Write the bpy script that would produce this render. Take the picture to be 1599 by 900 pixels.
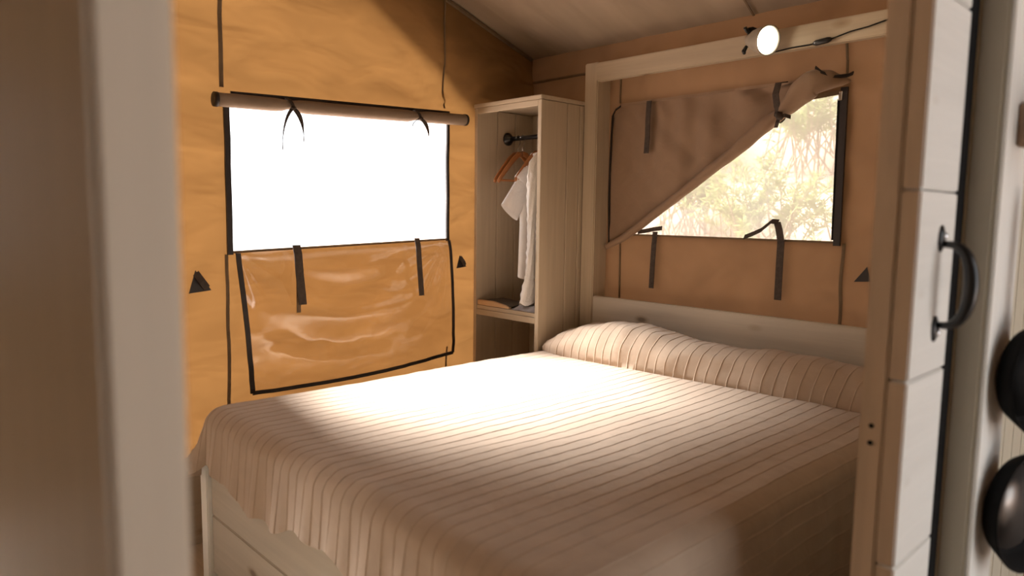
import bpy, bmesh, math, random
import numpy as np
from mathutils import Vector, Matrix, noise

for o in list(bpy.data.objects): bpy.data.objects.remove(o)
S = bpy.context.scene
COL = S.collection
random.seed(7)

# ------------------------------------------------------------------ camera
yaw, pitch, roll = (math.radians(a) for a in (46.6, 6.0, 0.79))
CAM = Vector((2.88, -2.86, 1.35))
fw = Vector((-math.sin(yaw)*math.cos(pitch), math.cos(yaw)*math.cos(pitch), -math.sin(pitch)))
rt = Vector((math.cos(yaw), math.sin(yaw), 0)); up = rt.cross(fw)
rt, up = rt*math.cos(roll)+up*math.sin(roll), up*math.cos(roll)-rt*math.sin(roll)
cd = bpy.data.cameras.new('camera'); cam = bpy.data.objects.new('camera', cd); COL.objects.link(cam)
m3 = Matrix((rt, up, -fw)).transposed()
cam.matrix_world = Matrix.Translation(CAM) @ m3.to_4x4()
cd.sensor_width = 36; cd.lens = 1110*36/1599; cd.clip_start = .02
cd.dof.use_dof = True; cd.dof.focus_distance = 3.1; cd.dof.aperture_fstop = 1.9
S.camera = cam

# ------------------------------------------------------------------ world, sun, exposure
W = bpy.data.worlds.new('world'); S.world = W; W.use_nodes = True
bg = W.node_tree.nodes['Background']; bg.inputs[0].default_value = (.96, .98, 1, 1); bg.inputs[1].default_value = 2.2
sd = bpy.data.lights.new('sun', 'SUN'); sun = bpy.data.objects.new('sun', sd); COL.objects.link(sun)
sd.energy = 36.0; sd.angle = math.radians(26); sd.color = (1, .97, .94)
sdir = Vector((1, .13, -.90)).normalized()
sun.rotation_euler = sdir.to_track_quat('-Z', 'Y').to_euler()
S.view_settings.view_transform = 'Standard'; S.view_settings.look = 'None'
S.view_settings.exposure = 0.28; S.view_settings.gamma = 1; S.view_settings.use_curve_mapping = False

# ------------------------------------------------------------------ materials
def newmat(n):
    m = bpy.data.materials.new(n); m.use_nodes = True; nt = m.node_tree; nt.nodes.clear()
    return m, nt, nt.nodes, nt.links
def tex(nt, scale=5, stretch=(1, 1, 1), detail=4, rough=.6, dist=0):
    tc = nt.nodes.new('ShaderNodeTexCoord'); mp = nt.nodes.new('ShaderNodeMapping'); no = nt.nodes.new('ShaderNodeTexNoise')
    mp.inputs['Scale'].default_value = stretch; no.inputs['Scale'].default_value = scale
    no.inputs['Detail'].default_value = detail; no.inputs['Roughness'].default_value = rough; no.inputs['Distortion'].default_value = dist
    nt.links.new(tc.outputs['Object'], mp.inputs[0]); nt.links.new(mp.outputs[0], no.inputs['Vector'])
    return no
def ramp(nt, fac, stops):
    r = nt.nodes.new('ShaderNodeValToRGB'); e = r.color_ramp.elements
    while len(e) < len(stops): e.new(.5)
    for el, (p, c) in zip(e, stops): el.position = p; el.color = (*c, 1)
    nt.links.new(fac, r.inputs[0]); return r
def bump(nt, h, strength=.3, dist=.002):
    b = nt.nodes.new('ShaderNodeBump'); b.inputs['Strength'].default_value = strength; b.inputs['Distance'].default_value = dist
    nt.links.new(h, b.inputs['Height']); return b
def plain(n, c, rough=.6, metal=0, var=.12, scale=18, bs=.15, emit=None, spec=.5):
    m, nt, N, L = newmat(n)
    no = tex(nt, scale); c0 = tuple(x*(1-var) for x in c); c1 = tuple(min(1, x*(1+var)) for x in c)
    r = ramp(nt, no.outputs[0], [(.3, c0), (.7, c1)])
    p = N.new('ShaderNodeBsdfPrincipled'); p.inputs['Roughness'].default_value = rough; p.inputs['Metallic'].default_value = metal
    p.inputs['Specular IOR Level'].default_value = spec
    L.new(r.outputs[0], p.inputs['Base Color']); b = bump(nt, no.outputs[0], bs); L.new(b.outputs[0], p.inputs['Normal'])
    if emit: p.inputs['Emission Color'].default_value = (*emit[0], 1); p.inputs['Emission Strength'].default_value = emit[1]
    o = N.new('ShaderNodeOutputMaterial'); L.new(p.outputs[0], o.inputs[0]); return m
def wood(n, c, axis=2, grain=.16, knots=True, rough=.6):
    """painted / glazed pine: stretched grain plus a few knots"""
    m, nt, N, L = newmat(n)
    st = [26, 26, 26]; st[axis] = 1.1
    g = tex(nt, 1, st, 6, .65, .6)
    r = ramp(nt, g.outputs[0], [(.25, tuple(x*(1-grain) for x in c)), (.6, c), (.85, tuple(min(1, x*(1+grain*.6)) for x in c))])
    col = r.outputs[0]
    if knots:
        tc = N.new('ShaderNodeTexCoord'); mp = N.new('ShaderNodeMapping'); s2 = [7, 7, 7]; s2[axis] = 3.2; mp.inputs['Scale'].default_value = s2
        v = N.new('ShaderNodeTexVoronoi'); v.inputs['Scale'].default_value = 1.0
        L.new(tc.outputs['Object'], mp.inputs[0]); L.new(mp.outputs[0], v.inputs['Vector'])
        k = ramp(nt, v.outputs['Distance'], [(.05, (.28, .21, .15)), (.10, (.75, .68, .6)), (.17, (1, 1, 1))])
        mx = N.new('ShaderNodeMix'); mx.data_type = 'RGBA'; mx.blend_type = 'MULTIPLY'; mx.inputs[0].default_value = .8
        L.new(col, mx.inputs[6]); L.new(k.outputs[0], mx.inputs[7]); col = mx.outputs[2]
    p = N.new('ShaderNodeBsdfPrincipled'); p.inputs['Roughness'].default_value = rough; p.inputs['Specular IOR Level'].default_value = .3
    L.new(col, p.inputs['Base Color']); b = bump(nt, g.outputs[0], .35, .0015); L.new(b.outputs[0], p.inputs['Normal'])
    o = N.new('ShaderNodeOutputMaterial'); L.new(p.outputs[0], o.inputs[0]); return m
def canvas(n, c, t, trans=.5, wr=.35, wscale=(3, 3, 5), soft=.12):
    """tent cloth: c reflects, t shines through"""
    m, nt, N, L = newmat(n)
    no = tex(nt, 1.6, wscale, 2, .5, .4); fine = tex(nt, 700, (1, 1, 1), 1)
    def cr(k): return ramp(nt, no.outputs[0], [(.3, tuple(x*(1-soft) for x in k)), (.7, tuple(min(1, x*(1+soft*.6)) for x in k))])
    a = cr(c); b2 = cr(t)
    bp = bump(nt, no.outputs[0], wr, .06); bf = bump(nt, fine.outputs[0], .12, .0006); L.new(bp.outputs[0], bf.inputs['Normal'])
    d = N.new('ShaderNodeBsdfDiffuse'); tr = N.new('ShaderNodeBsdfTranslucent'); mx = N.new('ShaderNodeMixShader'); mx.inputs[0].default_value = trans
    L.new(a.outputs[0], d.inputs[0]); L.new(b2.outputs[0], tr.inputs[0]); L.new(bf.outputs[0], d.inputs['Normal']); L.new(bf.outputs[0], tr.inputs['Normal'])
    L.new(d.outputs[0], mx.inputs[1]); L.new(tr.outputs[0], mx.inputs[2])
    o = N.new('ShaderNodeOutputMaterial'); L.new(mx.outputs[0], o.inputs[0]); return m
def film(n, tint, refl=.05, haze=0, hazec=(1, 1, 1)):
    """clear flexible plastic, optionally hazy"""
    m, nt, N, L = newmat(n)
    t = N.new('ShaderNodeBsdfTransparent'); t.inputs[0].default_value = (*tint, 1)
    cur = t.outputs[0]
    if haze:
        d = N.new('ShaderNodeBsdfTranslucent'); no = tex(nt, 9); r = ramp(nt, no.outputs[0], [(.2, tuple(x*.85 for x in hazec)), (.8, hazec)]); L.new(r.outputs[0], d.inputs[0])
        mh = N.new('ShaderNodeMixShader'); mh.inputs[0].default_value = haze; L.new(cur, mh.inputs[1]); L.new(d.outputs[0], mh.inputs[2]); cur = mh.outputs[0]
    g = N.new('ShaderNodeBsdfGlossy'); g.inputs['Roughness'].default_value = .07
    no2 = tex(nt, 7, (1, 1, 1), 2); b = bump(nt, no2.outputs[0], .12, .02); L.new(b.outputs[0], g.inputs['Normal'])
    f = N.new('ShaderNodeFresnel'); f.inputs['IOR'].default_value = 1.5; L.new(b.outputs[0], f.inputs['Normal'])
    ma = N.new('ShaderNodeMath'); ma.operation = 'ADD'; ma.inputs[1].default_value = refl; ma.use_clamp = True; L.new(f.outputs[0], ma.inputs[0])
    mx = N.new('ShaderNodeMixShader'); L.new(ma.outputs[0], mx.inputs[0]); L.new(cur, mx.inputs[1]); L.new(g.outputs[0], mx.inputs[2])
    o = N.new('ShaderNodeOutputMaterial'); L.new(mx.outputs[0], o.inputs[0]); return m
def cloth(n, c, bs=.25, sheen=.3, var=.06):
    m, nt, N, L = newmat(n)
    no = tex(nt, 900, (1, 1, 1), 1); cr = tex(nt, 10, (1, 1, 1), 5, .6, .7)
    r = ramp(nt, cr.outputs[0], [(.3, tuple(x*(1-var) for x in c)), (.7, tuple(min(1, x*(1+var)) for x in c))])
    p = N.new('ShaderNodeBsdfPrincipled'); p.inputs['Roughness'].default_value = .8; p.inputs['Specular IOR Level'].default_value = .15
    p.inputs['Sheen Weight'].default_value = sheen
    b1 = bump(nt, cr.outputs[0], bs, .012); b2 = bump(nt, no.outputs[0], .15, .0006); L.new(b1.outputs[0], b2.inputs['Normal'])
    L.new(r.outputs[0], p.inputs['Base Color']); L.new(b2.outputs[0], p.inputs['Normal'])
    o = N.new('ShaderNodeOutputMaterial'); L.new(p.outputs[0], o.inputs[0]); return m

M = dict(
    canvas_left=canvas('canvas_left', (.31, .175, .072), (.060, .0285, .0088), .5, .4, (1.5, 2.2, 5)),
    canvas_back=canvas('canvas_back', (.40, .25, .15), (.074, .039, .018), .35, .3, (3, 3, 3)),
    canvas_roof=canvas('canvas_roof', (.42, .325, .235), (.04, .028, .016), .2, .3, (5, 1.4, 1.4)),
    fly=plain('roof_fly', (.30, .27, .22), .9),
    flap=cloth('flap_canvas', (.28, .185, .12), .3, .1),
    roll=cloth('curtain_canvas', (.27, .20, .145), .25, .1),
    strap=plain('dark_webbing', (.055, .038, .028), .8, var=.3, scale=60),
    trim=plain('black_edging', (.018, .012, .01), .55, var=.3),
    seam=plain('seam_thread', (.17, .115, .065), .9),
    pinew=wood('pale_glazed_pine', (.48, .39, .28), 2),
    pinex=wood('pale_glazed_pine_across', (.48, .39, .28), 0),
    piney=wood('pale_glazed_pine_deep', (.44,.37,.28), 1),
    bedwood=wood('grey_limed_pine', (.54, .48, .395), 0, .14),
    whitewood=wood('white_painted_board', (.88, .865, .82), 1, .08),
    whitepost=wood('white_painted_post', (.88, .865, .82), 2, .08, False),
    endgrain=wood('raw_pine_edge', (.62, .475, .335), 2, .22),
    nearpost=wood('cream_painted_post', (.84, .74, .60), 2, .06, False),
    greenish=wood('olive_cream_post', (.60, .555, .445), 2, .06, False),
    brownblock=wood('brown_stained_block', (.40, .27, .18), 0, .2, False),
    coverlet=cloth('striped_coverlet', (.45, .34, .25), .22, .25),
    white=cloth('white_cotton', (.85, .82, .80), .5, .2),
    lace=cloth('white_lace', (.90, .88, .86), 1.0, .3),
    greycloth=cloth('grey_cloth', (.30, .29, .30), .5, .2, .35),
    tanboard=wood('tan_wood_edge', (.62, .42, .24), 0, .15, False),
    darkcover=plain('dark_cover', (.10, .085, .07), .7),
    hanger=wood('orange_hanger_wood', (.42, .17, .06), 1, .2, False, .35),
    wire=plain('steel_wire', (.75, .75, .75), .25, 1),
    black=plain('black_metal', (.012, .012, .013), .28, 0, .2),
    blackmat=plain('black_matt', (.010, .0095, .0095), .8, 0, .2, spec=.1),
    chrome=plain('chrome', (.8, .8, .82), .15, 1),
    pansteel=plain('pan_steel', (.30, .27, .25), .38, .9, .25, 5),
    shade=plain('lamp_grey', (.42, .38, .31), .4, .3),
    bulb=plain('bulb_glow', (1, .95, .85), .5, 0, .02, emit=((1, .90, .72), 9)),
    film=film('clear_vinyl', (.97, .93, .88), .03, .11, (.9, .78, .68)),
    pane=film('window_mesh_film', (.28, .262, .225), .0, .19, (.95, .85, .75)),
    floor=wood('floor_board', (.52, .45, .37), 0, .25),
    soil=plain('pale_dry_soil', (.58, .48, .43), .95, 0, .25, 3, .6),
    leaf=canvas('leaf', (.38, .47, .24), (.43, .52, .23), .4, .1, (4, 4, 4)),
    leaf2=canvas('leaf_dry', (.48, .40, .24), (.5, .38, .18), .4, .1, (4, 4, 4)),
    bark=plain('bark', (.42, .34, .26), .9),
)

# ------------------------------------------------------------------ mesh helpers
ORG = {}
def tag(o, label=None, cat=None, group=None, kind=None):
    if label: o['label'] = label
    if cat: o['category'] = cat
    if group: o['group'] = group
    if kind: o['kind'] = kind
    return o
def empty(name, loc, label=None, cat=None, group=None, kind=None):
    o = bpy.data.objects.new(name, None); COL.objects.link(o); o.location = loc; o.empty_display_size = .05
    ORG[o.name] = Vector(loc); return tag(o, label, cat, group, kind)
def mk(name, verts, faces, mat, parent=None, smooth=False, bev=0):
    vs = np.array([tuple(v) for v in verts], float)
    org = Vector(((vs[:, 0].min()+vs[:, 0].max())/2, (vs[:, 1].min()+vs[:, 1].max())/2, vs[:, 2].min()))
    me = bpy.data.meshes.new(name); me.from_pydata([tuple(v-np.array(org)) for v in vs], [], [tuple(f) for f in faces])
    bm = bmesh.new(); bm.from_mesh(me)
    bmesh.ops.recalc_face_normals(bm, faces=bm.faces[:])
    if bev: bmesh.ops.bevel(bm, geom=bm.edges[:], offset=bev, segments=1 if bev < .003 else 2, affect='EDGES', clamp_overlap=True)
    for f in bm.faces: f.smooth = smooth
    bm.to_mesh(me); bm.free(); me.materials.append(M[mat])
    o = bpy.data.objects.new(name, me); COL.objects.link(o); ORG[o.name] = org
    if parent: o.parent = parent; o.location = org-ORG[parent.name]
    else: o.location = org
    return o
BF = [(0, 1, 3, 2), (4, 6, 7, 5), (0, 4, 5, 1), (2, 3, 7, 6), (0, 2, 6, 4), (1, 5, 7, 3)]
def box(name, a, b, mat, parent=None, bev=.003):
    v = [(x, y, z) for x in (a[0], b[0]) for y in (a[1], b[1]) for z in (a[2], b[2])]
    return mk(name, v, BF, mat, parent, False, bev)
class MB:
    def __init__(s): s.v = []; s.f = []
    def add(s, v, f):
        n = len(s.v); s.v += [tuple(p) for p in v]; s.f += [tuple(i+n for i in q) for q in f]; return s
    def build(s, name, mat, parent=None, smooth=False, bev=0): return mk(name, s.v, s.f, mat, parent, smooth, bev)
def tubegeo(pts, rad, n=10, cap=True, flat=None):
    pts = [Vector(p) for p in pts]; k = len(pts)
    rad = [rad]*k if isinstance(rad, (int, float)) else rad
    v = []; f = []; prev = None
    for i, p in enumerate(pts):
        t = (pts[min(i+1, k-1)]-pts[max(i-1, 0)]).normalized()
        if prev is None:
            a = Vector((0, 0, 1)) if abs(t.z) < .9 else Vector((1, 0, 0)); nx = t.cross(a).normalized()
        else: nx = (prev-t*prev.dot(t)).normalized()
        prev = nx; ny = t.cross(nx)
        for j in range(n):
            an = 2*math.pi*j/n; v.append(p+(nx*math.cos(an)+ny*math.sin(an))*rad[i])
    for i in range(k-1):
        for j in range(n): f.append((i*n+j, i*n+(j+1) % n, (i+1)*n+(j+1) % n, (i+1)*n+j))
    if cap: f += [tuple(range(n))[::-1], tuple((k-1)*n+j for j in range(n))]
    return v, f
def tube(name, pts, rad, mat, parent=None, n=10): v, f = tubegeo(pts, rad, n); return mk(name, v, f, mat, parent, True)
def ribbongeo(pts, w, th):
    """flat strap along pts; w = width vector (or one per point), th = thickness"""
    pts = [Vector(p) for p in pts]; k = len(pts); v = []; f = []
    ws = w if isinstance(w, list) else [w]*k
    for i, p in enumerate(pts):
        t = (pts[min(i+1, k-1)]-pts[max(i-1, 0)]).normalized(); wv = Vector(ws[i]); n = t.cross(wv).normalized()*th/2
        v += [p-wv/2-n, p+wv/2-n, p+wv/2+n, p-wv/2+n]
    for i in range(k-1):
        for j in range(4): f.append((4*i+j, 4*i+(j+1) % 4, 4*i+4+(j+1) % 4, 4*i+4+j))
    f += [(3, 2, 1, 0), (4*k-4, 4*k-3, 4*k-2, 4*k-1)]
    return v, f
def ribbon(name, pts, w, th, mat, parent=None): v, f = ribbongeo(pts, w, th); return mk(name, v, f, mat, parent)
def gridmesh(name, P, mat, parent=None, keep=None, smooth=True):
    """P[i][j] grid of points; keep(i,j) drops cells"""
    ni, nj = len(P), len(P[0]); used = {}; v = []; f = []
    def ix(i, j):
        if (i, j) not in used: used[(i, j)] = len(v); v.append(P[i][j])
        return used[(i, j)]
    for i in range(ni-1):
        for j in range(nj-1):
            if keep is None or keep(i, j): f.append((ix(i, j), ix(i+1, j), ix(i+1, j+1), ix(i, j+1)))
    return mk(name, v, f, mat, parent, smooth)
def lathegeo(profile, c, axis, n=24):
    axis = Vector(axis).normalized(); a = Vector((0, 0, 1)) if abs(axis.z) < .9 else Vector((1, 0, 0))
    u = axis.cross(a).normalized(); w = axis.cross(u); c = Vector(c); v = []; f = []
    for (h, r) in profile:
        for j in range(n): an = 2*math.pi*j/n; v.append(c+axis*h+(u*math.cos(an)+w*math.sin(an))*max(r, 1e-4))
    for i in range(len(profile)-1):
        for j in range(n): f.append((i*n+j, i*n+(j+1) % n, (i+1)*n+(j+1) % n, (i+1)*n+j))
    return v, f
def lathe(name, profile, c, axis, mat, parent=None, n=24): v, f = lathegeo(profile, c, axis, n); return mk(name, v, f, mat, parent, True)
def lin(a, b, step, extra=()):
    n = max(1, round((b-a)/step)); s = set(round(a+(b-a)*i/n, 4) for i in range(n+1)); s = sorted(s)
    for e in extra:   # snap nearest sample onto e
        k = min(range(1, len(s)-1), key=lambda i: abs(s[i]-e)); s[k] = e
    return sorted(s)
def nz(x, y, z): return noise.noise(Vector((x, y, z)))

# ------------------------------------------------------------------ the setting
SL = .332                                    # roof pitch
def roofz(y): return 2.197-SL*y if y > -3.0 else 2.197+SL*3.0-SL*(-3.0-y)
fl = box('floor', (-.3, -5.2, -.06), (5.2, .3, 0), 'floor', None, 0); tag(fl, kind='structure')

def shl(y): return .034*(y+1.70)             # the sewn lines of the gable wall rise a little towards the corner
# left (gable) wall with window hole
YW0, YW1, ZW0, ZW1 = -1.717, -.606, 1.178, 1.80
YV0, YV1 = -2.96, -2.46                      # added opening, unseen behind the near post, lights the bed foot
ys = lin(-3.0, .03, .03, (YW0, YW1, YV0, YV1)); zs = lin(.30, 3.3, .03, (ZW0, ZW1))
def xl(y, z):
    d = .020*nz(y*1.5+z*.8, z*6, 1)+.010*nz(y*3.5+z*3, z*9, 4)
    d *= .25+.75*min(1, math.hypot(max(YW0-y, y-YW1, 0), max(ZW0-z, z-ZW1, 0))/.12)
    r = math.hypot(y-YW1, z-1.80); th = math.atan2(z-1.80, y-YW1)
    if z > 1.8: d += .018*math.sin(th*13+1)*math.exp(-r/.30)*min(1, r/.06)
    r2 = math.hypot(y-YW0, z-1.2)
    if z < 1.2: d += .006*math.sin(math.atan2(z-1.2, y-YW0)*11)*math.exp(-r2/.35)*min(1, r2/.06)
    return d
P = [[(xl(y, z), y, min(z+shl(y), roofz(y)+.01)) for z in zs] for y in ys]
def keepl(i, j):
    if zs[j]+shl(ys[i]) >= roofz(ys[i])+.01 and zs[j]+shl(ys[i+1]) >= roofz(ys[i+1])+.01: return False
    ym, zm = (ys[i]+ys[i+1])/2, (zs[j]+zs[j+1])/2
    return not ((YW0 < ym < YW1 or YV0 < ym < YV1) and ZW0 < zm < ZW1)
wl = gridmesh('wall_left', P, 'canvas_left', None, keepl); tag(wl, kind='structure')
def onl(y, z, off=.012): return (xl(y, z)+off, y, z+shl(y))
def wallseam(name, pts, w, mat, parent, th=.004): return ribbon(name, pts, w, th, mat, parent)
for y0, z0, y1, z1, wd in ((-1.731, 1.83, -1.728, 2.62, .016), (-.622, 1.83, -.625, 2.40, .008), (-1.738, .33, -1.728, 1.17, .013), (-.604, .33, -.604, .62, .008)):
    n = 14; wallseam('seam', [onl(y0+(y1-y0)*i/n, z0+(z1-z0)*i/n, .007) for i in range(n+1)], (0, wd, 0), 'seam', wl)
def patch(y, z, s, par):
    # small triangular reinforcement with a folded toggle tab
    b = (xl(y, z)+.008)
    pr = [(y-.5*s, z-.42*s), (y+.52*s, z-.36*s), (y-.18*s, z+.62*s)]
    v = [(b, a, c+shl(a)) for a, c in pr]+[(b+.004, a, c+shl(a)) for a, c in pr]
    o = mk('toggle_patch', v, [(0, 1, 2), (3, 5, 4), (0, 3, 4, 1), (1, 4, 5, 2), (2, 5, 3, 0)], 'trim', par)
    ribbon('toggle_tab', [(b+.005, y-.18*s, z+.5*s+shl(y)), (b+.016, y+.05*s, z+.1*s+shl(y)), (b+.008, y+.30*s, z-.22*s+shl(y))], (0, .25*s, .2*s), .004, 'strap', o)
patch(-1.838, 1.062, .085, wl)
patch(-.516, 1.05, .062, wl)
bb = box('baseboard_left', (-.03, -2.65, 0), (.018, -.46, .34), 'piney'); tag(bb, kind='structure')

# back wall with window hole
XB0, XB1, ZB0, ZB1 = .615, 1.716, 1.253, 1.832
xs = lin(-.03, 4.6, .03, (XB0, XB1)); zb = lin(0, 2.2, .03, (ZB0, ZB1))
def yb(x, z):
    d = .005*nz(x*6, z*2.2, 7)+.003*nz(x*14, z*3, 9)
    if z > ZB1 and x < 1.75: d += .006*math.sin(x*38+z*9)*math.exp(-(z-ZB1)/.12)
    if x > XB1: d += .008*math.sin((x*3.2+z*4.2)*6)*math.exp(-(x-XB1)/.3)
    return d
P = [[(x, yb(x, z), z) for z in zb] for x in xs]
wb = gridmesh('wall_back', P, 'canvas_back', None, lambda i, j: not (XB0 < (xs[i]+xs[i+1])/2 < XB1 and ZB0 < (zb[j]+zb[j+1])/2 < ZB1)); tag(wb, kind='structure')
def onb(x, z, off=.010): return (x, yb(x, z)-off, z)
def seamb(x0, z0, x1, z1, w, n=16, mat='seam'): return ribbon('seam', [onb(x0+(x1-x0)*i/n, z0+(z1-z0)*i/n, .006) for i in range(n+1)], w, .004, mat, wb)
seamb(.01, 2.072, 2.3, 2.076, (0, 0, .012)); seamb(1.722, 1.90, 1.706, 2.07, (.009, 0, 0)); seamb(1.752, .70, 1.744, 1.25, (.012, 0, 0)); seamb(.655, .80, .65, 1.24, (.008, 0, 0)); seamb(.622, 1.9, .622, 2.06, (.008, 0, 0))
v = [(1.80, -.02, 1.105), (1.86, -.02, 1.11), (1.845, -.02, 1.165)]; v += [(a, b-.004, c) for a, b, c in v]
mk('toggle_patch', v, [(0, 1, 2), (3, 5, 4), (0, 3, 4, 1), (1, 4, 5, 2), (2, 5, 3, 0)], 'trim', wb)

# inner roof lining and outer fly with overhang
yr = lin(-4.4, 0.0, .05); xr = lin(-.0, 4.6, .08)
P = [[(x, y, roofz(y)+.006*nz(x*2, y*3, 3)+.012*math.sin(x*5.2+y)*min(1, -y*2)*abs(nz(x*1.5, y, 5))) for y in yr] for x in xr]
ce = gridmesh('ceiling', P, 'canvas_roof'); tag(ce, kind='structure')
ribbon('piping', [(.012, y, roofz(y)-.012) for y in lin(-2.9, -.02, .2)], (.018, 0, 0), .012, 'seam', ce)
ribbon('seam', [(1.32+(.14*-y), y, roofz(y)-.01) for y in lin(-1.5, -.01, .1)], (.008, 0, 0), .004, 'seam', ce)
ov = .42
mk('ceiling_fly', [(-ov, .35, roofz(.35)+.07), (4.9, .35, roofz(.35)+.07), (4.9, -3, roofz(-3)+.10), (-ov, -3, roofz(-3)+.10), (4.9, -5.0, roofz(-5.)+.07), (-ov, -5.0, roofz(-5.)+.07)]
   + [(-ov, .35, roofz(.35)+.10), (4.9, .35, roofz(.35)+.10), (4.9, -3, roofz(-3)+.13), (-ov, -3, roofz(-3)+.13), (4.9, -5.0, roofz(-5.)+.10), (-ov, -5.0, roofz(-5.)+.10)],
   [(0, 1, 2, 3), (3, 2, 4, 5), (6, 9, 8, 7), (9, 11, 10, 8), (0, 6, 7, 1), (1, 7, 8, 2), (2, 8, 10, 4), (4, 10, 11, 5), (5, 11, 9, 3), (3, 9, 6, 0)], 'fly')
tag(bpy.data.objects['ceiling_fly'], kind='structure')
# unseen panels added outside the tent corner to darken its canvas
def shade_panel(name, pts, n):
    k = len(pts); v = [Vector(p) for p in pts]+[Vector(p)+Vector(n)*.006 for p in pts]
    tag(mk(name, v, [tuple(range(k)), tuple(range(2*k-1, k-1, -1))]+[(i, i+k, (i+1) % k+k, (i+1) % k) for i in range(k)], 'fly'), kind='structure')
shade_panel('trim_gable_shade', [(-.13, .30, 1.50), (-.13, -.34, 1.90), (-.13, -.64, 2.13), (-.13, -1.10, 2.42), (-.13, -1.6, 2.78), (-.13, .30, 2.20)], (-1, 0, 0))
shade_panel('trim_back_shade', [(-.13, .31, 1.6), (.42, .31, 1.75), (.62, .31, 2.18), (-.13, .31, 2.18)], (0, 1, 0))
# far side of the living area (behind the photographer)
P = [[(x, -4.4, z) for z in lin(0, roofz(-4.4)+.02, .3)] for x in lin(-.0, 4.6, .3)]
tag(gridmesh('wall_rear', P, 'canvas_roof'), kind='structure')
P = [[(0, y, z*roofz(y)) for z in lin(0, 1, .1)] for y in lin(-4.4, -3, .1)]
tag(gridmesh('wall_side', P, 'canvas_roof'), kind='structure')

P = [[(4.6, y, z*roofz(y)) for z in lin(0, 1, .05)] for y in lin(-4.4, 0, .1)]
tag(gridmesh('wall_light_mask', P, 'canvas_roof', None, lambda i, j: not (27 <= i < 44 and 0 <= j < 19)), kind='structure')  # unseen wall added to limit daylight; opening shaped to light the planks
# near partition at the left: vertical boards and a cream end post
wf = empty('wall_front', (1.5, -2.69, 0), kind='structure')
x = .745
while x < 2.19:
    box('board', (x, -2.715, 0), (min(x+.725, 2.2), -2.668, 2.9), 'nearpost', wf, .004); x += .727
box('end_post', (2.20, -2.721, 0), (2.28, -2.659, 2.95), 'nearpost', wf, .006)
# right partition: frame post, wide painted planks, boards towards the bed
wr = empty('wall_right', (2.42, -.75, 0), kind='structure')
box('end_post', (2.374, -1.46, 0), (2.418, -1.385, 2.62), 'endgrain', wr, .004)
for i, zj in enumerate((0, .345, .695, 1.052, 1.402, 1.752, 2.102, 2.42)[:-1]):
    zt = (0, .345, .695, 1.052, 1.402, 1.752, 2.102, 2.42)[i+1]
    pl = box('plank', (2.420, -1.46, zj+.0015), (2.453, -1.246, zt-.0015), 'whitewood', wr, .003)
    if i in (2, 5): pl.location.y -= .0015
    pl.data.materials.append(M['endgrain'])          # unpainted plank ends
    for p_ in pl.data.polygons:
        if p_.normal.y < -.8: p_.material_index = 1
for i in range(12):
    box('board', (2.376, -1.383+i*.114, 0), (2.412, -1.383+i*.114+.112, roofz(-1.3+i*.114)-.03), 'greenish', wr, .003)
for z in (.959, .926):
    lathe('screw', [(0, .0045), (.002, .0045), (.0022, .0015), (.0005, 0)], (2.396, -1.4605, z), (0, -1, 0), 'blackmat', wr, 12)
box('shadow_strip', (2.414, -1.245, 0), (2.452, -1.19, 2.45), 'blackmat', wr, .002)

# ------------------------------------------------------------------ window trims
w1 = empty('window_1', (0, -1.16, 1.18), kind='structure')
for yy, wdt in ((YW0, .022), (YW1, .016)):
    ribbon('zip_edge', [onl(yy, ZW0-.01+(ZW1-ZW0)*i/12, .012) for i in range(13)], (.0, wdt, 0), .012, 'trim', w1)
ribbon('sill_hem', [onl(YW0+(YW1-YW0)*i/24, ZW0, .012) for i in range(25)], (.0, 0, .010), .010, 'seam', w1)
w3 = empty('window_added', (0, -2.55, 1.18), kind='structure')  # edging of the added, unseen light opening
for yy in (YV0, YV1):
    ribbon('zip_edge', [onl(yy, ZW0-.01+(ZW1-ZW0)*i/12, .012) for i in range(13)], (.0, .02, 0), .012, 'trim', w3)
for zz in (ZW0, ZW1):
    ribbon('sill_hem', [onl(YV0+(YV1-YV0)*i/12, zz, .012) for i in range(13)], (.0, 0, .012), .010, 'seam', w3)
w2 = empty('window_2', (1.17, 0, 1.25), kind='structure')
P = [[(x, .016+.004*nz(x*3, z*3, 2), z) for z in lin(1.235, 1.88, .05)] for x in lin(.60, 1.75, .05)]
gridmesh('pane', P, 'pane', w2)
ribbon('zip_edge', [(1.724-.006*i/12, -.016, 1.24+.61*i/12) for i in range(13)], (.026, 0, 0), .012, 'trim', w2)
ribbon('zip_track', [(1.706-.008*i/12, -.012, 1.262+.545*i/12) for i in range(13)], (.011, 0, 0), .008, 'blackmat', w2)
box('zip_slider', (1.700, -.028, 1.80), (1.714, -.018, 1.835), 'chrome', w2, .002)
ribbon('sill_hem', [(XB0+(XB1-XB0)*i/24, -.012+yb(XB0+(XB1-XB0)*i/24, ZB0), ZB0) for i in range(25)], (0, 0, .009), .008, 'seam', w2)
ribbon('top_hem', [(1.55+.16*i/6, -.008, 1.822+.002*i) for i in range(7)], (0, 0, .016), .006, 'seam', w2)

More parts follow.
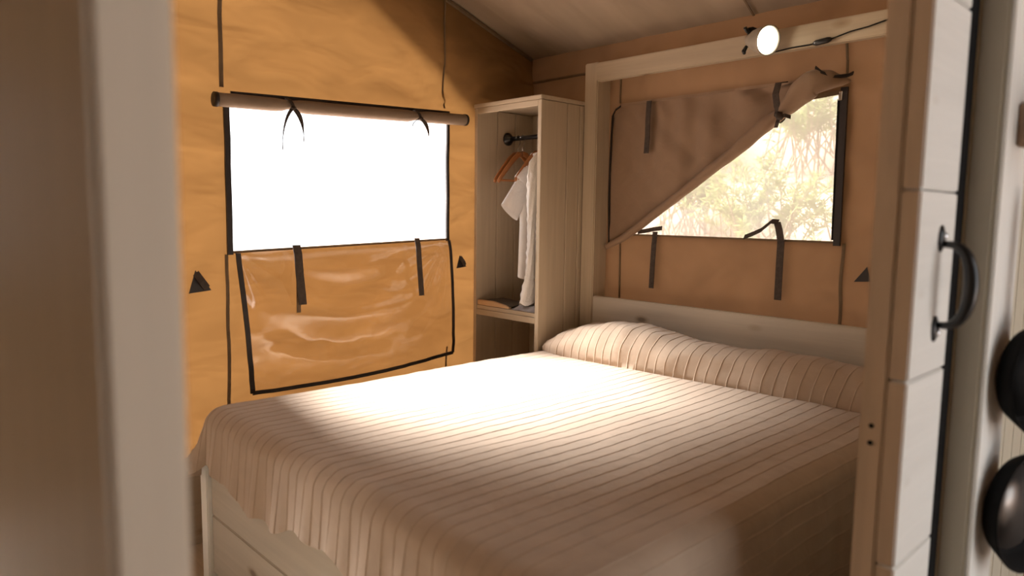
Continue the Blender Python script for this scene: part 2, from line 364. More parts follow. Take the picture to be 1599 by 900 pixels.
# ------------------------------------------------------------------ outside: ground, slope, shrubs
g = mk('ground', [(-14, -16, -.12), (16, -16, -.12), (16, .9, -.12), (-14, .9, -.12)], [(0, 1, 2, 3)], 'soil'); tag(g, kind='structure')
P = []
for i in range(50):
    row = []
    for j in range(30):
        xx = -7+i*.30; yy = .9+j*.16
        row.append((xx, yy, -.12+(yy-.9)*.80+.16*nz(xx*1.1, yy*1.3, 0)*min(1, (yy-.9)*2)))
    P.append(row)
hs = gridmesh('ground_slope', P, 'soil'); tag(hs, kind='structure')
def shrub(px, py, pz, h, n, mat, label):
    t = empty('shrub', (px, py, pz), label, 'shrub', 'shrubs on the slope outside the back window')
    st = MB(); lf = MB(); rnd = random.Random(int(px*997+py*131))
    for k in range(n):
        a = rnd.uniform(0, 2*math.pi); sp = rnd.uniform(.1, .75)*h; tip = Vector((px+math.cos(a)*sp, py+math.sin(a)*sp*.7, pz+h*rnd.uniform(.55, 1.05)))
        base = Vector((px+rnd.gauss(0, .22)*h, py+rnd.gauss(0, .18)*h, pz-.05+rnd.uniform(0, .35)*h)); mid = base.lerp(tip, .5)+Vector((0, 0, h*.12))
        pts = [base.lerp(mid, .5), mid, mid.lerp(tip, .6), tip]
        v, f = tubegeo([base]+pts, [.008, .006, .005, .003, .0015], 4); st.add(v, f)
        for q in range(75):
            s = rnd.uniform(.25, 1)*3; i = min(2, int(s)); p = pts[i].lerp(pts[i+1], s-i) if i < 3 else tip
            dr = Vector((rnd.gauss(0, 1), rnd.gauss(0, 1), rnd.gauss(.5, .8))).normalized()
            L = rnd.uniform(.05, .10); wv = dr.cross(Vector((rnd.gauss(0, 1), rnd.gauss(0, 1), rnd.gauss(0, 1)))).normalized()*rnd.uniform(.004, .009)
            m = p+dr*L*.5
            lf.add([p, m+wv, p+dr*L, m-wv], [(0, 1, 2, 3)])
    st.build('stem', 'bark', t); tag(lf.build('foliage', mat, t), kind='stuff')
def slz(x, y): return -.12+(y-.9)*.80+.16*nz(x*1.1, y*1.3, 0)*min(1, (y-.9)*2)
SH = [(.35, 2.0, .95, 40, 'leaf', 'tallest olive green shrub, straight behind the back window'),
      (-.55, 2.4, .8, 34, 'leaf', 'green shrub low behind the folded flap of the back window'),
      (1.05, 1.55, .8, 36, 'leaf', 'feathery green shrub nearest the black zip of the back window'),
      (.15, 3.1, .9, 40, 'leaf', 'green shrub high on the slope above the others'),
      (-.1, 1.5, .45, 20, 'leaf2', 'small dry straw coloured shrub near the sill of the back window'),
      (1.15, 2.7, .9, 36, 'leaf', 'green shrub upslope beside the black zip edge'),
      (-1.3, 3.2, .9, 34, 'leaf2', 'straw coloured shrub on the upper slope')]
for a in SH: shrub(a[0], a[1], slz(a[0], a[1]), a[2], a[3], a[4], a[5])

# ------------------------------------------------------------------ bed
bed = empty('bed_frame', (1.3, -1.0, 0), 'grey limed plank bed base with a square white corner post', 'bed')
for z0, z1 in ((.093, .300), (.303, .510), (.513, .60)):
    box('plank', (.465, -1.985, z0), (2.10, -1.955, z1), 'bedwood', bed, .003)
for z0, z1 in ((.093, .300), (.303, .510)):
    box('side_plank', (.485, -1.95, z0), (.515, -.46, z1), 'bedwood', bed, .003)
    box('side_plank', (2.06, -1.95, z0), (2.09, -.15, z1), 'bedwood', bed, .003)
for x0, x1, y0, y1 in ((.405, .463, -2.0, -1.93), (2.04, 2.10, -1.95, -1.89), (.53, .59, -.30, -.24), (2.04, 2.10, -.30, -.24)):
    box('leg', (x0, y0, 0), (x1, y1, .56), 'whitepost', bed, .004)
box('slat_base', (.52, -1.94, .40), (2.05, -.15, .45), 'pinex', bed, .003)
mt = empty('mattress', (1.3, -1, .45), 'thick mattress on the plank bed, hidden under the striped coverlet', 'mattress')
box('mattress_body', (.56, -1.91, .452), (2.02, -.145, .675), 'white', mt, .04)

# coverlet: a sheet with pin-tucked ridges, rounded over the mattress edges
XL, XR, YF, YH, ZT, RR = .535, 2.065, -1.955, -.15, .692, .065
SPC = .0457
ridges = [XL-.235+SPC*k for k in range(60)]
def sheet_coords():
    a0, a1 = XL-.30, XR+.50
    c = set()
    for r in ridges:
        if a0 < r < a1:
            for d in (-.005, -.0026, -.0013, 0, .0013, .0026, .005): c.add(round(r+d, 5))
            c.add(round(r+SPC*.35, 5)); c.add(round(r+SPC*.65, 5))
    c |= {a0, a1}
    return np.array(sorted(x for x in c if a0 <= x <= a1))
A = sheet_coords()
B = np.array([YH-i*.028 for i in range(66) if YH-i*.028 > YF+.02]+[YF+.01-i*.0115 for i in range(29)])
def sheetpos(a, b):
    ox = (XL-a) if a < XL else (a-XR if a > XR else 0); oy = max(0, YF-b)
    bx = min(max(a, XL), XR); by = max(b, YF); sx = -1 if a < XL else 1
    s = max(ox, oy)
    z = ZT+.006*nz(a*2.1, b*1.7, 0)+.0035*nz(a*7, b*3.5, 3)+.012*math.exp(-((b-YF)/.30)**2)*.4
    z -= .010*math.exp(-((a-1.3)/.5)**2-((b+1.1)/.6)**2)
    crk = .0022*nz(a*16+b*9, b*26-a*5, 8)
    if s <= 0: return (bx, by, z+crk)
    h = math.hypot(ox, oy); dx, dy = sx*ox/h, -oy/h
    q = RR*math.pi/2
    if s < q: out = RR*math.sin(s/RR); dz = RR*(1-math.cos(s/RR))
    else: out = RR+(s-q)*.10; dz = RR+(s-q)*.99
    g = max(0, min(1, (s-q*.6)/.2))
    wob = g*(.007*math.sin(a*41+1.7*math.sin(b*5))+.008*nz(a*22, 0, 5))*(1 if oy >= ox else 0) + g*(.010*nz(b*12, a*3, 2) if ox > oy else 0)
    if ox > 0 and oy > 0: out += .35*min(ox, oy)*g
    if ox > oy and sx < 0: out = min(out, .03+.9*max(0, min(1, (-b-1.6)/.3))*out) if b > -1.9 else out
    out += wob
    return (bx+dx*out, by+dy*out, z-dz+crk)
hemcut = lambda a: .255+.022*math.sin(a*9.0-.6)+.010*math.sin(a*31)
pos = np.zeros((len(A), len(B), 3))
for i, a in enumerate(A):
    lim = hemcut(a)
    for j, b in enumerate(B):
        oy = YF-b
        bb_ = b if oy <= 0 else YF-oy*lim/.312
        pos[i, j] = sheetpos(float(a), float(bb_))
du = np.gradient(pos, axis=0); dv = np.gradient(pos, axis=1)
nn = np.cross(dv, du); nn /= np.linalg.norm(nn, axis=2, keepdims=True)+1e-9
if nn[len(A)//2, 5, 2] < 0: nn = -nn
rid = np.array([max(0, 1-min(abs(a-r) for r in ridges)/.0026) for a in A])
pos = pos+nn*(rid[:, None, None]*.0018)
cov = empty('coverlet', (1.3, -1.0, .45), 'beige pin-striped coverlet draped over the bed with a padded fold at the head', 'bedspread')
gridmesh('cover_sheet', [[tuple(pos[i, j]) for j in range(len(B))] for i in range(len(A))], 'coverlet', cov)
# padded roll over the pillows at the head
PX = sorted(set([.515+.012*k for k in range(128)]+[round(r+d, 5) for r in ridges for d in (-.005, -.0026, -.0013, 0, .0013, .0026, .005) if .52 < r+d < 2.04]))
def top_at(x):
    pts = [(.50, .712), (.54, .755), (.60, .808), (.70, .842), (.85, .862), (.97, .868), (1.10, .852), (1.25, .826), (1.38, .822), (1.55, .834), (1.75, .834), (1.92, .818), (2.0, .79), (2.06, .73)]
    for (x0, z0), (x1, z1) in zip(pts, pts[1:]):
        if x0 <= x <= x1: t = (x-x0)/(x1-x0); t = t*t*(3-2*t)*.5+t*.5; return z0+(z1-z0)*t
    return pts[-1][1]
NT = 26
pp = np.zeros((len(PX), NT, 3))
for i, x in enumerate(PX):
    zt = top_at(x); yf = -.432+.055*max(0, min(1, (x-1.0)/1.0)); ybk = -.142; zb_ = .688
    e = max(0, min(1, (x-.50)/.10))
    for k in range(NT):
        t = k/(NT-1); an = math.pi*(-.06+1.02*t)
        cy, ry = (yf+ybk)/2, (ybk-yf)/2
        yy = cy-ry*math.copysign(abs(math.cos(an))**.75, math.cos(an)); zz = zb_+.012+(zt-zb_-.012)*math.copysign(abs(math.sin(an))**.8, math.sin(an))
        yy = yf+.02+(yy-yf-.02)*(.25+.75*e) if e < 1 else yy
        w_ = .006*nz(x*5, t*3, 2)+.004*nz(x*11, t*6, 6)+.006*nz(x*9+t*4, t*5-x*3, 12)
        pp[i, k] = (x+.028*math.sin(t*3.1)*(1 if x > .6 else e), yy-w_, max(zz+w_*(1 if k not in (0,) else 0), .684))
du = np.gradient(pp, axis=0); dv = np.gradient(pp, axis=1); nn = np.cross(du, dv); nn /= np.linalg.norm(nn, axis=2, keepdims=True)+1e-9
if nn[len(PX)//2, NT//2, 2] < 0: nn = -nn
rid = np.array([max(0, 1-min(abs(a-r) for r in ridges)/.0026) for a in PX]); pp = pp+nn*(rid[:, None, None]*.0018)
gridmesh('pillow_fold', [[tuple(pp[i, k]) for k in range(NT)] for i in range(len(PX))], 'coverlet', cov)

# headboard frame
hf = empty('headboard_frame', (1.35, -.08, 0), 'pale pine headboard with tall square posts and a rail above the window', 'headboard')
box('post', (.500, -.134, 0), (.583, -.030, 2.087), 'pinew', hf, .005)
box('post', (2.17, -.134, 0), (2.253, -.030, 2.087), 'pinew', hf, .005)
box('rail', (.578, -.139, 1.994), (2.25, -.100, 2.082), 'pinex', hf, .004)
box('headboard', (.586, -.134, .735), (2.17, -.104, .945), 'bedwood', hf, .004)
box('headboard', (.586, -.134, .50), (2.17, -.104, .732), 'bedwood', hf, .004)

# ------------------------------------------------------------------ wardrobe
wd = empty('wardrobe', (.25, -.22, 0), 'narrow open pine wardrobe with one shelf in the tent corner', 'wardrobe')
for y0, y1 in ((-.43, -.250), (-.246, -.160), (-.156, -.019)):
    box('side_plank', (.470, y0, 0), (.496, y1, 1.885), 'pinew', wd, .0025)
for y0, y1 in ((-.43, -.291), (-.287, -.161), (-.157, -.019)):
    box('side_plank', (.012, y0, 0), (.034, y1, 1.885), 'pinew', wd, .0025)
for k in range(4):
    box('back_plank', (.034+k*.109, -.029, .02), (.034+k*.109+.107, -.019, 1.885), 'pinew', wd, .002)
box('top', (.006, -.433, 1.887), (.498, -.03, 1.907), 'pinex', wd, .003)
box('top_rail', (.034, -.428, 1.858), (.47, -.41, 1.886), 'pinex', wd, .002)
box('shelf', (.034, -.424, .846), (.470, -.05, .866), 'pinex', wd, .002)
box('shelf_rail', (.034, -.428, .815), (.470, -.410, .845), 'pinex', wd, .002)
box('shelf', (.034, -.424, .10), (.470, -.05, .122), 'pinex', wd, .002)
rod = tube('clothes_rod', [(.036, -.215, 1.745), (.25, -.215, 1.745), (.469, -.215, 1.745)], .0125, 'black', wd, 14)
for x0, s in ((.034, 1), (.470, -1)):
    lathe('flange', [(0, .0), (0, .034), (.006, .034), (.010, .020), (.030, .017), (.030, .0)], (x0, -.215, 1.745), (s, 0, 0), 'black', rod, 20)
def hanger(x, label, yaw_=0, dy=0):
    t = empty('clothes_hanger', (x, -.215, 1.5), label, 'hanger', 'hangers on the wardrobe rod')
    cy = -.215; c, s = math.cos(yaw_), math.sin(yaw_)
    def R_(lx, ly, z): return (x+lx*c-ly*s, cy+lx*s+ly*c, z)
    hp = [R_(0, 0, 1.668), R_(0, 0, 1.695), R_(0, .004, 1.705), R_(0, .016, 1.718), R_(0, .0185, 1.735), R_(0, .013, 1.752), R_(0, 0, 1.7605), R_(0, -.013, 1.755), R_(0, -.0175, 1.745)]
    tube('hook', hp, .0016, 'wire', t, 6)
    for sg in (-1, 1):
        pts = [R_(0, 0, 1.663), R_(0, sg*.03, 1.657), R_(0, sg*.07, 1.625), R_(0, sg*.115, 1.578), R_(0, sg*.150, 1.540), R_(0, sg*.166, 1.522), R_(0, sg*.172, 1.508)]
        v, f = tubegeo(pts, [.013, .015, .0155, .0145, .013, .012, .009], 8)
        v = [Vector((x+(p[0]-x)*.42, p[1], p[2])) for p in v]
        mk('arm', v, f, 'hanger', t, True)
    tube('trouser_bar', [R_(0, -.16, 1.520), R_(0, 0, 1.521), R_(0, .16, 1.520)], .005, 'hanger', t, 8)
    return t
hanger(.115, 'empty wooden hanger nearest the flange of the wardrobe rod', .10)
hanger(.150, 'empty wooden hanger between the other hanger and the white shirt', .03)
# white short sleeve shirt on a hidden hanger
hanger(.275, 'wooden hanger inside the white short sleeve shirt', .06)
def shirt():
    t = empty('shirt', (.275, -.215, 1.02), 'plain white short sleeve shirt hanging in the wardrobe', 'shirt')
    v = []; n = 28; rows = 26
    for r in range(rows+1):
        q = r/rows; z = 1.655-q*.63
        if q < .2: hw = .050+q/.2*.128
        elif q < .32: hw = .178-(q-.2)/.12*.045
        else: hw = .133+.012*max(0, q-.6)
        th = .018+.020*math.sin(min(1, q*2.2)*math.pi/2)
        for k in range(n):
            a = 2*math.pi*k/n; fold = .006*math.sin(a*5+q*3)*min(1, q*2.5)
            v.append((.275+(th+fold)*math.cos(a), min(-.045, -.215+(hw+.3*fold)*math.sin(a)), z-.02*abs(math.sin(a))*(1 if q < .1 else 0)+.010*math.sin(a*2)*q))
    f = [(r*n+k, r*n+(k+1) % n, (r+1)*n+(k+1) % n, (r+1)*n+k) for r in range(rows) for k in range(n)]
    mk('shirt_body', v, f, 'white', t, True)
    for sg in (-1, 1):
        pts = [(.275, -.215+sg*.06, 1.560), (.276, -.215+sg*.10, 1.505), (.278, -.215+sg*.155, 1.43), (.280, -.215+sg*(.212 if sg < 0 else .15), 1.355)]
        v, f = tubegeo(pts, [.055, .060, .064, .067], 16, False)
        v = [(.28+(p[0]-.28)*.3, min(p[1], -.06), p[2]) for p in v]
        mk('sleeve', v, f, 'white', t, True)
    v, f = tubegeo([(.275+.022*math.cos(a), -.215+.048*math.sin(a), 1.652+.006*math.cos(2*a)) for a in np.linspace(0, 2*math.pi, 20)], .010, 8, False)
    mk('collar', v, f, 'white', t, True)
shirt()
# long lace scarf hanging in front of the shirt
sc = MB()
for off, wd_, zt, zb2 in ((-.150, .032, 1.762, .900), (-.085, .040, 1.762, 1.05)):
    v = []; n = 20; rows = 40
    for r in range(rows+1):
        q = r/rows; z = zt+(zb2-zt)*q; w = wd_*(.75+.25*math.sin(q*9+off*50))+(.030*max(0, (q-.84)/.16) if off < -.12 else 0)
        for k in range(n):
            a = 2*math.pi*k/n; rf = .004*math.sin(a*6+q*21)+.003*math.sin(q*120+a*3)
            v.append((.385+(.016+rf+.012*max(0, q-.8))*math.cos(a)-.02*q*(off < -.12), -.215+off*(lambda u_: u_*u_*(3-2*u_))(min(1, q/.22))+(w+rf)*(.5+.5*min(1, q/.2))*math.sin(a), z+.01*math.sin(a*3)*min(1, q*8)))
    sc.add(v, [(r*n+k, r*n+(k+1) % n, (r+1)*n+(k+1) % n, (r+1)*n+k) for r in range(rows) for k in range(n)]+[tuple(rows*n+k for k in range(n))])
o = sc.build('scarf', 'lace', None, True); tag(o, 'long frilly white lace scarf hanging down to the wardrobe shelf', 'scarf')
# things on the shelf
t = empty('folder', (.14, -.36, .868), 'flat dark folder with a tan wooden edge lying on the wardrobe shelf', 'folder')
v = [(.040, -.420, .868), (.285, -.418, .868), (.245, -.25, .868), (.040, -.24, .868)]
mk('cover', [(a, b, .884-.008*(a > .2)) for a, b, c in v]+[(a, b, .890-.010*(a > .2)) for a, b, c in v], [(0, 1, 2, 3), (7, 6, 5, 4), (0, 4, 5, 1), (1, 5, 6, 2), (2, 6, 7, 3), (3, 7, 4, 0)], 'darkcover', t)
mk('wooden_edge', [(.038, -.424, .8675), (.280, -.423, .8675), (.280, -.400, .8675), (.038, -.400, .8675), (.038, -.424, .893), (.15, -.424, .894), (.280, -.423, .878), (.280, -.400, .878), (.15, -.400, .894), (.038, -.400, .893)],
   [(0, 1, 2, 3), (0, 4, 5, 6, 1), (1, 6, 7, 2), (2, 7, 8, 9, 3), (3, 9, 4, 0), (4, 9, 8, 5), (5, 8, 7, 6)], 'tanboard', t, False, .003)
P = []
for i in range(26):
    row = []
    for j in range(22):
        x = .285+.175*i/25; y = -.415+.15*j/21; e = min(1, min(i, 25-i)/5)*min(1, min(j, 21-j)/4)
        row.append((x, y, .868+e*(.022+.016*nz(x*22, y*26, 3)+.012*abs(nz(x*40, y*30, 5)))))
    P.append(row)
o = gridmesh('folded_scarf', P, 'greycloth'); tag(o, 'crumpled grey patterned cloth under the lace scarf on the shelf', 'cloth')

# ------------------------------------------------------------------ left window: rolled blind and clear panel
rb = empty('rolled_blind', (.035, -1.14, 1.75), 'rolled up canvas blind tied above the bright left window', 'blind')
n = 46; pts = []; rad = []
for i in range(n+1):
    q = i/n; y = -1.775+1.262*q
    pin = .010*math.exp(-((y+1.462)/.035)**2)+.009*math.exp(-((y+.815)/.032)**2)
    pts.append((.040, y, 1.777+shl(y)-.004*math.sin(q*math.pi)+.4*pin)); rad.append(.0275+.0015*nz(y*6, 0, 0)-pin)
tube('roll', pts, rad, 'roll', rb, 20)
for sgn, k in ((-1, 0), (1, n)):
    lathe('end_cap', [(0, 0), (.0015, .012), (.0015, .0285), (-.012, .0295), (-.012, .027)], (pts[k][0], pts[k][1], pts[k][2]), (0, sgn, 0), 'trim', rb, 20)
ribbon('header_strip', [(.016, y, 1.806+shl(y)) for y in lin(-1.70, -.60, .1)], (0, 0, .02), .008, 'trim', rb)
for y, tl in ((-1.462, ((-.055, -.165), (.05, -.125))), (-.815, ((-.05, -.035), (.055, -.10)))):
    zc = 1.777+shl(y); rr = .0225
    ring = [(.040+rr*math.cos(a), y-.012*math.sin(a), zc+.004+rr*math.sin(a)) for a in np.linspace(0, 2*math.pi, 18)]
    tt = ribbon('tie', ring, (0, .014, 0), .003, 'strap', rb)
    tube('knot', [(.066, y-.008, zc-.012), (.072, y, zc-.016), (.068, y+.01, zc-.012)], [.006, .010, .006], 'strap', tt, 8)
    for (dy, dz) in tl:
        pl = [(.068, y, zc-.014), (.076, y+dy*.55, zc-.018+dz*.12), (.072, y+dy*.95, zc-.02+dz*.5), (.068, y+dy*.9, zc-.02+dz)]
        pl2 = []
        for q in np.linspace(0, 1, 12):
            a_, b_, c_, d_ = (Vector(p) for p in pl); pl2.append(a_*(1-q)**3+b_*3*q*(1-q)**2+c_*3*q*q*(1-q)+d_*q**3)
        ribbon('tail', pl2, [Vector((.004, .016*math.cos(2.2*q)+.004, .014*math.sin(2.2*q))) for q in np.linspace(0, 1, 12)], .0022, 'strap', tt)
cp = empty('clear_panel', (.04, -1.15, .60), 'clear vinyl window panel with black edging hanging below the left window', 'window panel')
def filmpos(s, t):
    yl = -1.690+.036*t; yr2 = -.606+.008*t; y = yl+(yr2-yl)*s
    zt = ZW0-.005+shl(y); zl = .592+.041*s-.012*math.sin(s*math.pi)
    z = zt+(zl-zt)*t
    x = .022+.030*math.sin(t*2.2)+.035*math.sin(math.pi*s)*t**1.3
    # swags and radiating creases
    x += .014*math.sin((t*1.0+1.2*(s-.5)**2)*15)*math.sin(math.pi*s)*math.sin(math.pi*t)
    r = math.hypot(1.1*(1-s), .6*t); th = math.atan2(.6*t, 1.1*(1-s)+1e-4)
    x += .008*math.sin(th*17)*math.exp(-r/.35)*min(1, r/.05)
    r = math.hypot(1.1*s, .6*t); th = math.atan2(.6*t, 1.1*s+1e-4)
    x += .006*math.sin(th*11)*math.exp(-r/.3)*min(1, r/.05)
    x += .008*nz(s*7, t*5, 3)*t+.005*nz(s*18, t*14, 6)*max(0, t-.55)*2
    return (x, y, z)
P = [[filmpos(i/70, j/44) for j in range(45)] for i in range(71)]
gridmesh('vinyl_sheet', P, 'film', cp)
edge = [filmpos(0, j/30) for j in range(30)]+[filmpos(i/40, 1) for i in range(1, 40)]+[filmpos(1, 1-j/30) for j in range(0, 31)]
for nm, e_, w in (('edging', [filmpos(0, j/30) for j in range(31)], (0, .020, 0)), ('edging', [filmpos(i/50, 1) for i in range(51)], (0, 0, .016)), ('edging', [filmpos(1, j/30) for j in range(31)], (0, .014, 0))):
    ribbon(nm, [Vector(p)+Vector((.003, 0, 0)) for p in e_], w, .006, 'trim', cp)
for y, zb3, wdt in ((-1.462, .952, .034), (-.842, .948, .026)):
    zt = ZW0+.018+shl(y)
    ribbon('strap', [(.075, y, zt), (.082, y+.004, zt-.04), (.088, y+.006, zt-.12), (.094, y+.012, zb3+.04), (.096, y+.014, zb3)], (.004, wdt, 0), .004, 'strap', cp)
ribbon('strap', [(.070, -1.455, 1.16), (.068, -1.452, 1.05), (.066, -1.452, .915)], (.002, .018, 0), .003, 'seam', cp)

# ------------------------------------------------------------------ back window: half folded canvas flap
ff = empty('window_flap', (1.1, -.03, 1.18), 'brown canvas flap tied up diagonally across the back window', 'window flap')
AX = [(.592, 1.190, .013), (.70, 1.232, .017), (.82, 1.311, .019), (1.03, 1.450, .020), (1.20, 1.565, .023), (1.345, 1.666, .027), (1.43, 1.726, .030), (1.485, 1.764, .024), (1.53, 1.800, .038), (1.575, 1.840, .046), (1.625, 1.868, .048), (1.68, 1.872, .036), (1.725, 1.868, .018), (1.75, 1.866, .005)]
def axz(x):
    for (x0, z0, r0), (x1, z1, r1) in zip(AX, AX[1:]):
        if x0 <= x <= x1: return z0+(z1-z0)*(x-x0)/(x1-x0)
    return AX[-1][1] if x > AX[-1][0] else AX[0][1]
P = []
for i in range(75):
    q = i/74; x = .592+(1.56-.592)*q; row = []
    zt = 1.884+.008*q-(.045*max(0, 1-q/.05)); zl = min(axz(x), zt-.005)
    for j in range(24):
        t = j/23; z = zt+(zl-zt)*t
        d = .016+.012*math.sin(t*math.pi)*(.6+.4*math.sin(x*9))+.016*math.sin(x*44+2*math.sin(x*7))*math.exp(-t*1.3)*min(1, t*8)*min(1, 1.2*(x-.5))+.018*nz(x*9, z*3, 2)*t+.010*nz((x+z)*11, z*3, 7)
        row.append((x, -d-.012*t, z))
    P.append(row)
gridmesh('flap_sheet', P, 'flap', ff)
fp = []; fr = []
for k in range(90):
    q = k/89*(len(AX)-1); i = min(len(AX)-2, int(q)); f_ = q-i; f2 = f_*f_*(3-2*f_)*.3+f_*.7
    a, b = AX[i], AX[i+1]; x = a[0]+(b[0]-a[0])*f_; z = a[1]+(b[1]-a[1])*f_; r = a[2]+(b[2]-a[2])*f2
    fp.append((x, -.040-.8*r+.006*nz(x*9, 0, 1), z)); fr.append(r*(1+.10*nz(x*16, 0, 4)))
v, f = tubegeo(fp, fr, 22)
v2 = []
for k, p in enumerate(v):   # spiral creases of the rolled cloth
    i = k//22; a = 2*math.pi*(k % 22)/22; c = Vector(fp[i]); dvec = Vector(p)-c
    v2.append(c+dvec*(1+.10*math.sin(a*3+fp[i][0]*26)*min(1, fr[i]/.03)))
mk('rolled_hem', v2, f, 'flap', ff, True)
ribbon('edging', [(.600-.010*math.sin(q*3), -.030, 1.84-.64*q) for q in np.linspace(0, 1, 14)], (.009, 0, 0), .008, 'trim', ff)
ribbon('edging', [(.600, -.030, 1.84), (.618, -.032, 1.866), (.645, -.030, 1.880)], (.004, 0, .009), .008, 'trim', ff)
ribbon('header_seam', [(x, yb(x, 1.89)-.018, 1.888+.006*(x-.62)) for x in lin(.64, 1.56, .06)], (0, 0, .012), .008, 'flap', ff)
ribbon('edging', [(1.63, -.085, 1.925), (1.66, -.098, 1.900), (1.70, -.085, 1.880), (1.745, -.06, 1.884), (1.76, -.05, 1.893)], (.0, .008, .010), .008, 'trim', ff)
ribbon('strap', [(.826, -.044, 1.886), (.826, -.050, 1.80), (.830, -.054, 1.72), (.826, -.055, 1.642)], (.026, 0, 0), .004, 'strap', ff)
tie = ribbon('tie', [(1.488, -.040, 1.893), (1.484, -.085, 1.885), (1.480, -.098, 1.84), (1.488, -.096, 1.79), (1.50, -.090, 1.755)], (.026, 0, 0), .004, 'strap', ff)
ribbon('loop', [(1.488+.03*math.cos(a)*.4, -.058-.034*math.sin(a), 1.768+.034*math.cos(a)) for a in np.linspace(0, 2*math.pi, 16)], (.018, 0, -.010), .003, 'strap', tie)
tube('knot', [(1.490, -.095, 1.763), (1.503, -.102, 1.75), (1.515, -.095, 1.742)], [.010, .016, .009], 'strap', tie, 8)
ribbon('tail', [(1.503, -.10, 1.75), (1.525, -.10, 1.752), (1.545, -.09, 1.744)], (0, .004, .014), .003, 'strap', tie)
ribbon('tail', [(1.503, -.10, 1.75), (1.495, -.10, 1.728), (1.485, -.09, 1.708)], (.014, .004, 0), .003, 'strap', tie)
s1 = ribbon('hanging_strap', [(.872, -.024, 1.272), (.870, -.030, 1.20), (.866, -.030, 1.10), (.862, -.028, 1.0)], (.026, 0, 0), .004, 'strap'); tag(s1, 'dark webbing strap with a bent-over top under the left of the back window sill', 'strap', None)
ribbon('folded_end', [(.775, -.030, 1.268), (.82, -.034, 1.274), (.87, -.034, 1.284), (.915, -.032, 1.290)], (0, 0, .020), .004, 'strap', s1)
s2 = ribbon('hanging_strap', [(1.482, -.032, 1.330), (1.494, -.036, 1.30), (1.502, -.030, 1.25), (1.500, -.028, 1.13), (1.500, -.028, 1.005)], (.030, 0, 0), .004, 'strap'); tag(s2, 'dark webbing strap arching up over the sill in front of the pane', 'strap', None)
ribbon('folded_end', [(1.488, -.032, 1.330), (1.462, -.038, 1.332), (1.42, -.046, 1.294), (1.385, -.046, 1.278), (1.342, -.040, 1.262)], (.006, .004, .020), .004, 'strap', s2)

# ------------------------------------------------------------------ clip lamp
lp = empty('clip_lamp', (1.40, -.16, 1.99), 'grey clip-on spot lamp with a glowing bulb on the pine rail', 'lamp')
ax = Vector((.93, -.34, -.22)).normalized(); c0 = Vector((1.428, -.205, 2.040))
prof = [(-.022, .0), (-.022, .016), (-.010, .022), (.0, .025), (.012, .034), (.035, .041), (.070, .049), (.076, .051), (.076, .047), (.068, .045), (.035, .037), (.012, .030), (.004, 0)]
prof = [(h*1.18, q*1.13) for h, q in prof]
lathe('lamp_shade', prof, c0, ax, 'shade', lp, 28)
lathe('bulb', [(.020, 0), (.024, .020), (.048, .036), (.074, .045), (.083, .041), (.088, .024), (.089, 0)], c0, ax, 'bulb', lp, 24)
cl = box('clip', (1.386, -.176, 2.045), (1.412, -.140, 2.10), 'black', lp, .003)
box('clip_jaw', (1.388, -.160, 2.084), (1.410, -.092, 2.098), 'black', cl, .002)
tube('clip_handle', [(1.398, -.165, 2.072), (1.390, -.185, 2.085), (1.386, -.195, 2.098)], .007, 'black', cl, 8)
tube('joint', [c0-ax*.03, c0-ax*.012], .015, 'black', lp, 12)
tube('thumb_screw', [(1.398, -.195, 2.022), (1.392, -.205, 2.002), (1.398, -.21, 1.992)], [.007, .009, .006], 'black', lp, 8)
cp_ = [(1.41, -.165, 2.03), (1.45, -.150, 1.998), (1.50, -.146, 1.995), (1.56, -.146, 2.000), (1.63, -.146, 2.000), (1.70, -.146, 2.006), (1.78, -.146, 2.024), (1.84, -.146, 2.030), (1.90, -.146, 2.042), (2.0, -.146, 2.052), (2.18, -.146, 2.056)]
cd_ = tube('cord', cp_, .0028, 'blackmat', lp, 8)
v, f = tubegeo([(1.645, -.148, 2.001), (1.655, -.148, 2.002), (1.70, -.148, 2.0065), (1.712, -.148, 2.009)], [.006, .011, .011, .006], 10); mk('switch', v, f, 'black', cd_, True)
ld = bpy.data.lights.new('lamp_light', 'SPOT'); ld.energy = 5; ld.color = (1, .82, .58); ld.spot_size = math.radians(110); ld.spot_blend = .7; ld.shadow_soft_size = .03
lo = bpy.data.objects.new('lamp_light', ld); COL.objects.link(lo); lo.parent = lp
lo.location = c0+ax*.09-ORG[lp.name]; lo.rotation_euler = ax.to_track_quat('-Z', 'Y').to_euler()

# ------------------------------------------------------------------ right foreground
dh = empty('door_handle', (2.46, -1.333, 1.13), 'black bow pull handle screwed to the white planked partition', 'handle')
hp = []
for q in np.linspace(0, 1, 24):
    an = math.pi*q; hp.append((2.458+.052*math.sin(an)**.62, -1.333, 1.225+.078*math.cos(an)))
hr = [.0065+.0065*math.sin(math.pi*q) for q in np.linspace(0, 1, 24)]
v, f = tubegeo(hp, hr, 12); mk('grip', v, f, 'black', dh, True)
for zc in (1.312, 1.138):
    pl = lathe('foot_plate', [(0, 0), (0, .021), (.003, .020), (.007, .011), (.007, 0)], (2.453, -1.333, zc), (1, 0, 0), 'black', dh, 20)
    pl.scale = (1, .75, 1.25); pl.location.z -= .004
    lathe('screw', [(.006, 0), (.006, .008), (.010, .005), (.011, 0)], (2.454, -1.333, zc+(.006 if zc > 1.2 else -.006)), (1, 0, 0), 'chrome', dh, 12)
kp = empty('trim_1', (2.475, -1.1, 0), kind='structure')
box('post', (2.4535, -1.189, 0), (2.503, -1.0, 2.45), 'greenish', kp, .004)
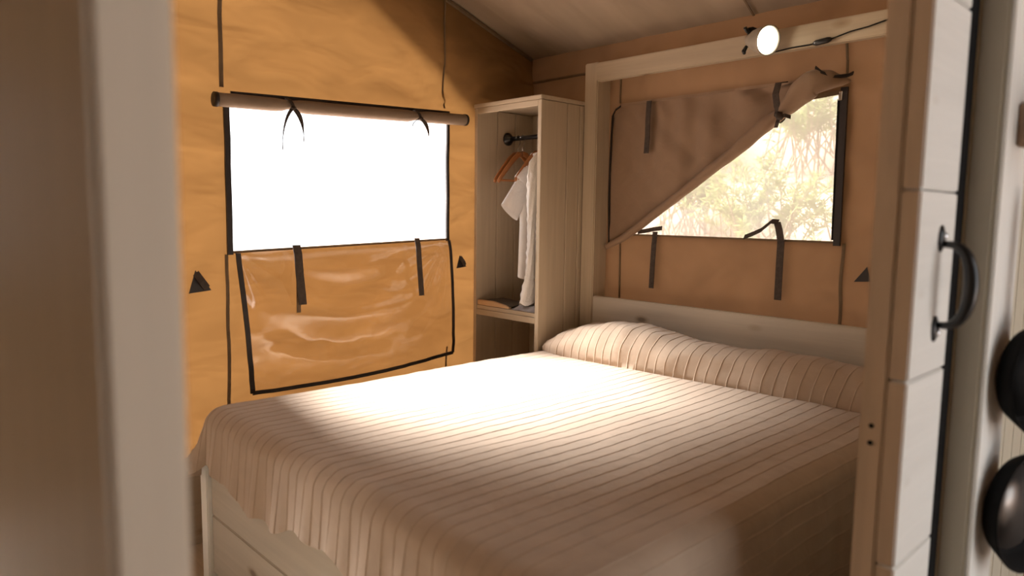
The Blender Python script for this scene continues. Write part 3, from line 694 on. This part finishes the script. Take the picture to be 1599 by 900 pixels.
box('edge_board', (2.5035, -1.186, 0), (2.512, -1.005, 2.45), 'whitepost', kp, .003)
pk = empty('peg_rail', (2.56, -1.09, 1.50), 'brown wooden rail end on the cream post, pans hang below it', 'rail')
box('rail_body', (2.512, -1.105, 1.500), (2.78, -1.05, 1.588), 'brownblock', pk, .004)
for xx in (2.56, 2.66):
    tube('hook', [(xx, -1.106, 1.53), (xx, -1.125, 1.525), (xx, -1.128, 1.50), (xx, -1.118, 1.492)], .004, 'black', pk, 8)
def pan(x, y, zc, r, hl, label, inner='pansteel'):
    t = empty('frying_pan', (x, y, zc-r), label, 'pan', 'black pans hanging under the peg rail')
    axp = Vector((.95, -.30, 0)).normalized()
    lathe('pan_body', [(-.002, 0), (0, r*.80), (.012, r*.86), (.042, r), (.045, r), (.045, r*.985), (.014, r*.83), (.003, r*.77), (.003, 0)], (x, y, zc), axp, 'blackmat', t, 40)
    lathe('pan_base', [(.0035, 0), (.0038, r*.74), (.0042, 0)], (x, y, zc), axp, inner, t, 32)
    e = Vector((x, y, zc))+axp*.04
    ribbon('bracket', [e+Vector((0, 0, r*.92)), e+Vector((.004, 0, r*1.06)), e+Vector((.006, 0, r*(1.30 if hl > .05 else 1.13)))], Vector((-.3, -.95, 0)).normalized()*.034, .006, 'black', t)
    if hl > .05: tube('pan_handle', [e+Vector((.0, 0, r*1.16)), e+Vector((.002, 0, r*1.16+hl*.35)), e+Vector((.002, 0, r*1.16+hl*.8)), e+Vector((0, 0, r*1.16+hl))], [.012, .016, .018, .012], 'black', t, 12)
    for dy in (-.009, .009):
        for dz in ((1.10, 1.2) if hl > .05 else (.98, 1.06)):
            lathe('rivet', [(.0, .004), (.002, .003), (.003, 0)], e+Vector((.008+dy*.3, dy, r*dz)), axp, 'chrome', t, 10)
    return t
pan(2.548, -1.03, .732, .135, .0, 'large black frying pan with steel base hanging lowest beside the cream post')
pan(2.548, -1.035, 1.022, .124, .24, 'smaller black pan hanging above the large frying pan', 'blackmat')

# mesh shading is final; nothing is rendered from here
